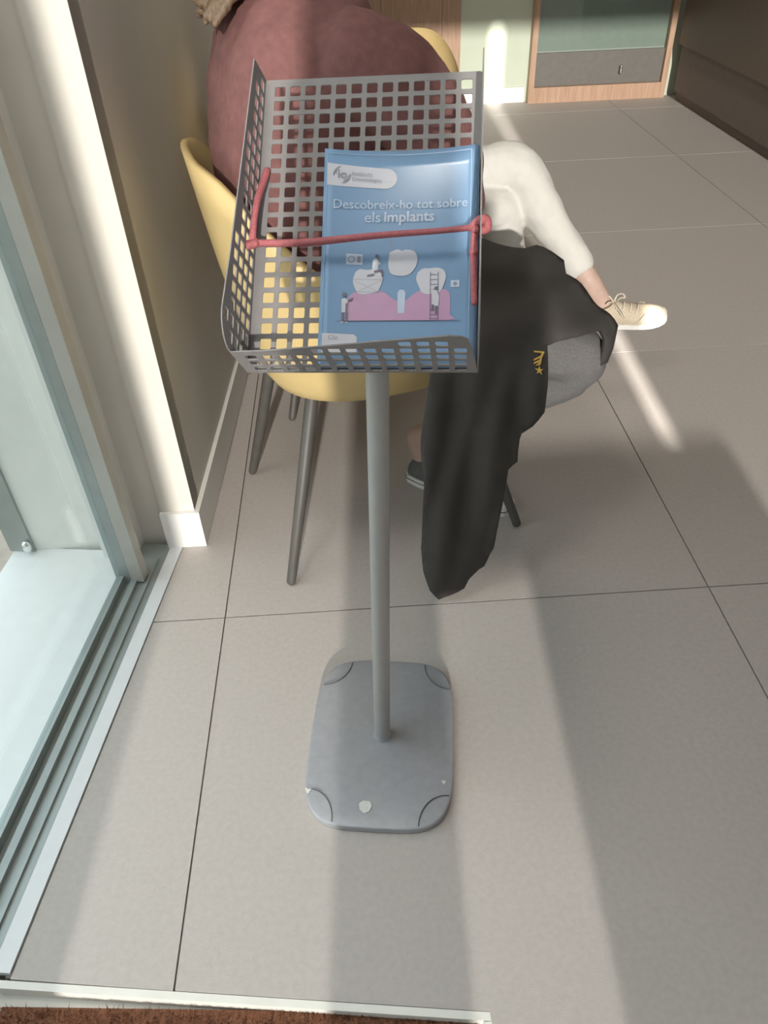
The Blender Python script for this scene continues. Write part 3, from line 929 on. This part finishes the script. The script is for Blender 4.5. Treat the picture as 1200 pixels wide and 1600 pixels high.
rings = []
for g, z in ((-0.003, 0.0005), (0.0, 0.002), (0.0, 0.004), (0.0, 0.0135), (0.0, 0.0150), (-0.0012, 0.0163), (-0.003, 0.0167), (-0.02, 0.0185), (-0.05, 0.0207), (-0.10, 0.0225), (-0.145, 0.023)):
    rings.append([base_pt(x, y, z) for x, y in base_outline(g)])
obj('base_plate', rings_to_mesh(rings), 'stand', st, True)


def base_z(x, y):
    o = ((abs(x) / 0.147) ** 4.2 + (abs(y) / 0.198) ** 4.2) ** (1 / 4.2)
    return 0.0225 - 0.006 * max(0, (o - 0.6) / 0.4) ** 2


for sx in (-1, 1):
    for sy in (-1, 1):
        cx, cy, R = sx * 0.138, sy * 0.189, 0.056
        pts = []
        for k in range(15):
            t = math.pi / 2 * k / 14
            x, y = cx - sx * R * math.cos(t), cy - sy * R * math.sin(t) * 1.15
            x, y = max(-0.142, min(0.142, x)), max(-0.193, min(0.193, y))
            pts.append((*base_pt(x, y, base_z(x, y) + 0.0002), 0.0011))
        obj('corner_groove', tube(pts, 6), 'groove', st, True)


def chip(cx, cy, pts, name='paint_chip'):
    lp = [(cx + r * math.cos(a), cy + r * math.sin(a)) for r, a in pts]
    v = [base_pt(x, y, base_z(x, y) + 0.0009) for x, y in lp]
    return obj(name, (v, [tuple(range(len(v)))]), 'chip', st)


chip(-0.021, -0.158, [(0.0120 + 0.0007 * math.sin(3 * t) + 0.0006 * math.sin(7 * t + 1), t) for t in [2 * math.pi * k / 28 for k in range(28)]])
chip(0.128, -0.098, [(0.0045 + 0.001 * math.sin(3 * t), t) for t in [2 * math.pi * k / 10 for k in range(10)]])
chip(-0.136, -0.128, [(0.006 + 0.002 * math.sin(3 * t), t) for t in [2 * math.pi * k / 10 for k in range(10)]])
# pole
top = Vector((0.028, 0.912, 0.905)) - BASE
obj('pole', tube([(0, 0, 0.0225, 0.0162), (*top, 0.0162)], 24), 'pole', st, True)
obj('pole_collar', tube([(0, 0, 0.0215, 0.0185), (*(top * 0.01 + Vector((0, 0, 0.0215))), 0.0178)], 24), 'stand', st, True)
obj('bracket', join(*[([tray(a, b, c) for c in (-0.012, -0.0012) for b in (0.018, 0.085) for a in (0.0, 0.055)], box(0, 1, 0, 1, 0, 1)[1])]), 'stand', st)
# perforated panels
PITCH_H = 0.0218
HS = 0.0151


def grid_holes(u0, nu, v0, nv_, poly, margin=0.006):
    holes = []
    for i in range(nu):
        for j in range(nv_):
            a, b = u0 + i * PITCH_H, v0 + j * PITCH_H
            r = rounded_rect(a, a + HS, b, b + HS, 0.0015, 1)
            if all(inside(x + dx, y + dy, poly) for x, y in r for dx, dy in ((margin, 0), (-margin, 0), (0, margin), (0, -margin))):
                holes.append(r)
    return holes


back_poly = rounded_rect(-TW / 2, TW / 2, 0, TH, 0.004, 2)
bk = obj('back_panel', outline_sheet(back_poly, grid_holes(-TW / 2 + 0.0145, 13, 0.010, 19, back_poly, 0.005), lambda a, b: tray(a, b, 0)), 'stand_tray', st)
thicken(bk, 0.0016)


def side_outline():
    # (w, n)
    pts = [(0.0, 0.0), (TH + 0.001, 0.0), (TH - 0.012, 0.058), (0.274, 0.079), (0.122, 0.102), (0.055, 0.116)]
    for k in range(7):
        a = math.pi / 2 * k / 6
        pts.append((0.040 - 0.040 * math.sin(a), 0.079 + 0.040 * math.cos(a)))
    return pts


so = side_outline()
for sg in (-1, 1):
    hl = grid_holes(0.010, 19, 0.0085, 5, so, 0.005)
    sp = obj('side_panel', outline_sheet(so, hl, lambda a, b: tray(sg * TW / 2, a, b)), 'stand_tray', st)
    thicken(sp, 0.0016)
lip = [(-TW / 2, 0.0), (TW / 2, 0.0), (TW / 2 - 0.004, 0.05), (TW / 2 - 0.009, 0.095), (TW / 2 - 0.013, 0.118), (TW / 2 - 0.022, 0.126), (TW / 2 - 0.035, 0.128), (0.043, 0.113), (-0.037, 0.096), (-0.112, 0.082), (-TW / 2, 0.079)]
lp = obj('bottom_panel', outline_sheet(lip, grid_holes(-TW / 2 + 0.0145, 13, 0.008, 5, lip, 0.0045), lambda a, b: tray(a, 0, b)), 'stand_tray', st)
thicken(lp, 0.0016)

# ------------------------------------------------------------------ leaflets in the tray
U0, U1, V0, V1 = -0.0575, 0.1475, 0.0035, 0.3045


def leaf(u, v, n0=0.006, off=0.0):
    t = (u - 0.048) / 0.1
    h = max(0, (v - 0.05) / 0.25)
    return tray(u, v + 0.001, n0 + off + 0.010 * t * t * h ** 1.6 + 0.004 * h) + BASE


def bend(vf, step=0.012):
    """cut a flat (u, v) mesh into strips so that it can follow the curl"""
    bm = bmesh.new()
    vs_ = [bm.verts.new((p[0], p[1], 0)) for p in vf[0]]
    for f in vf[1]:
        try:
            bm.faces.new([vs_[i] for i in f])
        except ValueError:
            pass
    us = [p[0] for p in vf[0]]
    x = math.floor(min(us) / step) * step + step
    while x < max(us):
        bmesh.ops.bisect_plane(bm, geom=bm.verts[:] + bm.edges[:] + bm.faces[:], plane_co=(x, 0, 0), plane_no=(1, 0, 0))
        x += step
    vv = [p[1] for p in vf[0]]
    y = math.floor(min(vv) / 0.03) * 0.03 + 0.03
    while y < max(vv):
        bmesh.ops.bisect_plane(bm, geom=bm.verts[:] + bm.edges[:] + bm.faces[:], plane_co=(0, y, 0), plane_no=(0, 1, 0))
        y += 0.03
    bm.verts.index_update()
    out = [(v.co.x, v.co.y) for v in bm.verts], [tuple(v.index for v in f.verts) for f in bm.faces]
    bm.free()
    return out


def grid_sheet(u0, u1, v0, v1, n0):
    nu, nw = 16, 12
    V = [leaf(u0 + (u1 - u0) * i / nu, v0 + (v1 - v0) * j / nw, n0) for j in range(nw + 1) for i in range(nu + 1)]
    Fc = [(j * (nu + 1) + i, j * (nu + 1) + i + 1, (j + 1) * (nu + 1) + i + 1, (j + 1) * (nu + 1) + i) for j in range(nw) for i in range(nu)]
    return V, Fc


leaflets = []
for k, (du, dv, n0, lab) in enumerate(((0, 0, 0.008, 'light blue dental leaflet in front of the stack with tooth drawing'), (0.0022, -0.001, 0.005, 'light blue leaflet in the middle of the stack, just behind the front one'), (0.0035, 0.0005, 0.0025, 'rearmost light blue leaflet, against the perforated back panel'))):
    lo_ = tag(empty('leaflet', leaf(0.045, 0.0, n0)), lab, 'leaflet', 'leaflets in the tray')
    s = obj('cover', shift(grid_sheet(U0 + du, min(U1 + du, 0.1505), V0 + dv, V1 + dv, n0), lo_.location), 'blue', lo_, True)
    thicken(s, 0.0007, 0)
    leaflets.append(lo_)
front = leaflets[0]
LAYER = [0.0]


def prt(name, loops, m, off=0.0009, hole=None):
    """flat print shape on the front leaflet, loops in panel millimetres"""
    vf = ([], [])
    for lp_ in loops:
        q = [(a / 1000, b / 1000) for a, b in lp_]
        t = tessellate_polygon([[Vector((a, b, 0)) for a, b in q]])
        vf = join(vf, (q, [tuple(x) for x in t]))
    b = bend(vf)
    return obj(name, ([leaf(u, v, 0.008, off) - front.location for u, v in b[0]], b[1]), m, front, True)


def stroke(pts, w):
    """polyline in mm to loops"""
    out = []
    for (a, b), (c, d) in zip(pts[:-1], pts[1:]):
        l = math.hypot(c - a, d - b) or 1
        nx, ny = -(d - b) / l * w / 2, (c - a) / l * w / 2
        out.append([(a + nx, b + ny), (c + nx, d + ny), (c - nx, d - ny), (a - nx, b - ny)])
    return out


def blob(pts, k=5):
    q = spline(list(pts) + [pts[0]], k)[:-1]
    return [(p[0], p[1]) for p in q]


def disc(cx, cy, r, r2=None, n=14):
    return [(cx + r * math.cos(2 * math.pi * i / n), cy + (r2 or r) * math.sin(2 * math.pi * i / n)) for i in range(n)]


def text(name, body, u, v, width, m, bold=0.0, slope=0.0, height=None, off=0.0016):
    cu = bpy.data.curves.new(name, 'FONT')
    cu.body = body
    cu.size = 1
    cu.offset = bold
    cu.resolution_u = 4
    t = bpy.data.objects.new(name, cu)
    COL.objects.link(t)
    dg = bpy.context.evaluated_depsgraph_get()
    me = bpy.data.meshes.new_from_object(t.evaluated_get(dg))
    bpy.data.objects.remove(t, do_unlink=True)
    V = [v_.co.copy() for v_ in me.vertices]
    Fc = [tuple(p.vertices) for p in me.polygons]
    x0, x1 = min(a.x for a in V), max(a.x for a in V)
    sc = width / (x1 - x0)
    sy = sc if height is None else height
    P2 = [(u + (a.x - x0) * sc, v + a.y * sy + slope * (a.x - x0) * sc) for a in V]
    bpy.data.meshes.remove(me)
    return obj(name, ([leaf(a / 1000, b / 1000, 0.008, off) - front.location for a, b in P2], Fc), m, front)


L_, R_, B_, T_ = U0 * 1000, U1 * 1000, V0 * 1000, V1 * 1000
prt('border', stroke([(L_ + 4, B_ + 4), (L_ + 4, T_ - 6), (R_ - 8, T_ - 6), (R_ - 8, B_ + 4)], 1.1), 'blue_edge', 0.0008)
pill = [(L_ + 4.5, 254.5), (26, 250)] + [(26 + 14.5 * math.sin(t), 264.5 - 14.5 * math.cos(t)) for t in [math.pi * k / 12 for k in range(1, 12)]] + [(26, 279), (L_ + 4.5, 285)]
prt('logo_plate', [pill], 'paper', 0.0009)
arc = lambda cx, cy, r, a0, a1, w, n=12: stroke([(cx + r * math.cos(math.radians(a0 + (a1 - a0) * i / n)), cy + r * math.sin(math.radians(a0 + (a1 - a0) * i / n))) for i in range(n + 1)], w)
prt('logo_mark', arc(-33.0, 269.5, 11.3, 105, 190, 1.7) + arc(-33.0, 269.5, 9.0, 120, 175, 0.9) + arc(-34.0, 269.0, 11.3, -85, 5, 1.7) + arc(-34.0, 269, 9.0, -70, -5, 0.9), 'ink_soft', 0.0015)
text('logo_letters', 'io', -39.0, 264.5, 12, 'ink_soft', 0.02, -0.02)
text('logo_text', 'Instituts', -20, 268.5, 27, 'ink_soft', 0, -0.05)
text('logo_text', 'Odontològics', -20, 261.0, 40, 'ink_soft', 0, -0.05)
text('title_text', 'Descobreix-ho tot sobre', -43.5, 222.0, 179, 'title', 0.005, -0.01)
text('title_text', 'els', -1.0, 202.5, 21, 'title', 0.003, 0)
text('title_text', 'implants', 25, 203, 67, 'paper_soft', 0.022, 0)
for sx_ in (34.5, 67.5):
    prt('string', stroke([(sx_, 182), (sx_, 160)], 0.5), 'ink_soft', 0.0009)
gum = [(-23, 66), (-23.5, 85), (-19, 99), (-8, 107), (8, 109), (26, 106), (35, 100), (42, 95), (51, 92), (59, 95), (68, 103), (79, 108), (95, 109), (108, 108), (114, 102), (115.5, 88), (115, 74), (111, 66)]
prt('gum_drawing', [blob(gum, 3)], 'pink', 0.0009)
prt('tooth_drawing', [blob([(34, 160), (44, 164), (50, 162), (56, 163.5), (66, 161), (71, 152), (69, 140), (62, 130), (52, 127), (41, 128.5), (35, 133), (32.5, 145)])], 'paper', 0.0013)
prt('tooth_drawing', [blob([(-11, 133), (-5, 137), (5, 136), (14, 136.5), (22, 133), (25.5, 124), (23, 113), (18, 105), (8, 102.5), (-5, 103), (-10, 109), (-14, 121)])], 'paper', 0.0013)
prt('tooth_drawing', [blob([(71.5, 131), (78, 136.5), (88, 137), (98, 137.5), (106, 134), (109, 125), (106, 113), (101, 104), (90, 101.5), (79, 103), (74, 112), (70, 122)])], 'paper', 0.0013)
prt('tooth_lines', stroke([(-14, 123), (25, 122)], 0.5) + stroke([(-12, 106), (22, 105)], 0.5) + stroke([(-12, 121), (20, 106)], 0.4) + stroke([(24, 121), (-8, 106)], 0.4), 'ink_soft', 0.0016)
prt('implant_drawing', [[(47, 76), (55.5, 76), (56.5, 104), (54, 108), (48.5, 108), (46, 104)]], 'paper_soft', 0.0013)
prt('ground_line', stroke([(-34, 66), (129, 65.5)], 0.8), 'ink', 0.0016)
prt('ladder_drawing', stroke([(88.7, 132), (89.7, 65)], 0.9) + stroke([(98.7, 132), (99.8, 65)], 0.9) + sum([stroke([(88.9, y), (98.9, y)], 0.8) for y in (128, 121, 114.5, 108, 80, 73.5, 68)], []), 'ink', 0.0017)
prt('sign_drawing', [[(-24, 159), (-2, 158), (-2, 143), (-24, 144)]], 'paper_soft', 0.0011)
prt('sign_drawing', arc(-17, 151, 4.2, 0, 360, 1.4) + [[(-9, 155), (-4.5, 154.8), (-4.5, 146), (-9, 146.2)]], 'ink_soft', 0.0015)
prt('sign_drawing', [[(115.4, 120), (127, 120), (127, 110.5), (115.4, 110.5)]], 'paper_soft', 0.0011)
prt('sign_drawing', [disc(121.3, 115.2, 2.5)], 'ink_soft', 0.0015)
# three small drawn figures in white coats
prt('figure_coat', [[(12, 150), (17, 152), (20, 146), (19, 136), (16, 131), (11, 131)]] + stroke([(17, 149), (22, 143)], 2), 'paper', 0.0018)
prt('figure_dark', [disc(17.3, 154.5, 2.6, 3)] + stroke([(14, 133), (25, 135)], 3.0) + stroke([(24.5, 135.5), (25.5, 126)], 2.6) + stroke([(14, 129), (5, 127.5)], 2.6), 'ink', 0.0019)
prt('figure_coat', [[(-28, 96), (-23, 98), (-20, 92), (-18.5, 78), (-27.5, 77.5)]] + stroke([(-23, 94), (-15, 95)], 2.2) + stroke([(-28, 64), (-24.5, 64)], 1.6) + stroke([(-22, 64), (-19, 64)], 1.6), 'paper', 0.0018)
prt('figure_dark', [disc(-24.7, 101.8, 2.8, 3.2)] + stroke([(-26, 77.5), (-25.7, 66)], 3.0) + stroke([(-21, 90), (-20.8, 66)], 2.8) + [[(-20, 95), (-13, 98), (-14, 94), (-19, 92)]], 'ink', 0.0019)
prt('figure_coat', [[(91, 106), (98, 106.5), (101, 96), (100, 85), (92, 85.5)]] + stroke([(92, 105), (90, 111)], 2.2), 'paper', 0.0019)
prt('figure_dark', [disc(97, 109, 2.7, 2.9)] + stroke([(93, 87), (92, 78)], 2.8) + stroke([(97.5, 85), (97.5, 74)], 2.8), 'ink', 0.0020)
prt('label_plate', [[(L_ + 5, 20), (-6, 20), (-6, 44), (-10, 47.5), (L_ + 5, 50)]], 'paper', 0.0009)
text('label_text', 'Clín', -44, 41.0, 13, 'ink_soft', 0, -0.05)

# ------------------------------------------------------------------ red elastic cord across the tray
rc = tag(empty('elastic_cord', tray(0.0, 0.17, 0.04) + BASE), 'red elastic cord stretched across the leaflets and knotted at both sides', 'cord')
TT = lambda u, w, n, r: (*(tray(u, w, n) + BASE - rc.location), r)
HW = TW / 2
obj('span', tube([TT(-HW + 0.008, 0.166, 0.034, 0.0046), TT(-0.075, 0.1655, 0.034, 0.0050), TT(0.02, 0.172, 0.036, 0.0042), TT(0.10, 0.1755, 0.038, 0.0038), TT(HW - 0.004, 0.1785, 0.040, 0.0038)], 10, 6), 'cord', rc, True)
obj('left_tie', tube([TT(-HW + 0.006, 0.166, 0.034, 0.0050), TT(-HW + 0.008, 0.190, 0.040, 0.0045), TT(-HW + 0.009, 0.225, 0.034, 0.0046), TT(-HW + 0.010, 0.255, 0.020, 0.0050), TT(-HW + 0.012, 0.285, 0.008, 0.0055)], 10, 6), 'cord', rc, True)
obj('knot', join(tube([TT(-HW + 0.002, 0.160, 0.040, 0.0055), TT(-HW + 0.010, 0.166, 0.034, 0.0065), TT(-HW + 0.004, 0.173, 0.028, 0.0055)], 10, 5), tube([TT(-HW - 0.004, 0.166, 0.033, 0.0045), TT(-HW + 0.012, 0.163, 0.038, 0.0050)], 10)), 'cord', rc, True)
obj('knot', join(tube([TT(HW - 0.012, 0.176, 0.042, 0.0050), TT(HW - 0.003, 0.182, 0.047, 0.0062), TT(HW + 0.006, 0.186, 0.044, 0.0064), TT(HW + 0.008, 0.178, 0.038, 0.0060), TT(HW - 0.002, 0.173, 0.040, 0.0055)], 10, 6),
                 tube([TT(HW - 0.008, 0.186, 0.036, 0.0045), TT(HW - 0.006, 0.170, 0.048, 0.0050)], 10)), 'cord', rc, True)
obj('hanging_end', tube([TT(HW - 0.007, 0.174, 0.044, 0.0048), TT(HW - 0.008, 0.150, 0.042, 0.0046), TT(HW - 0.008, 0.143, 0.042, 0.0062), TT(HW - 0.008, 0.136, 0.040, 0.0046), TT(HW - 0.007, 0.105, 0.034, 0.0042), TT(HW - 0.006, 0.082, 0.028, 0.0042)], 10, 5), 'cord', rc, True)
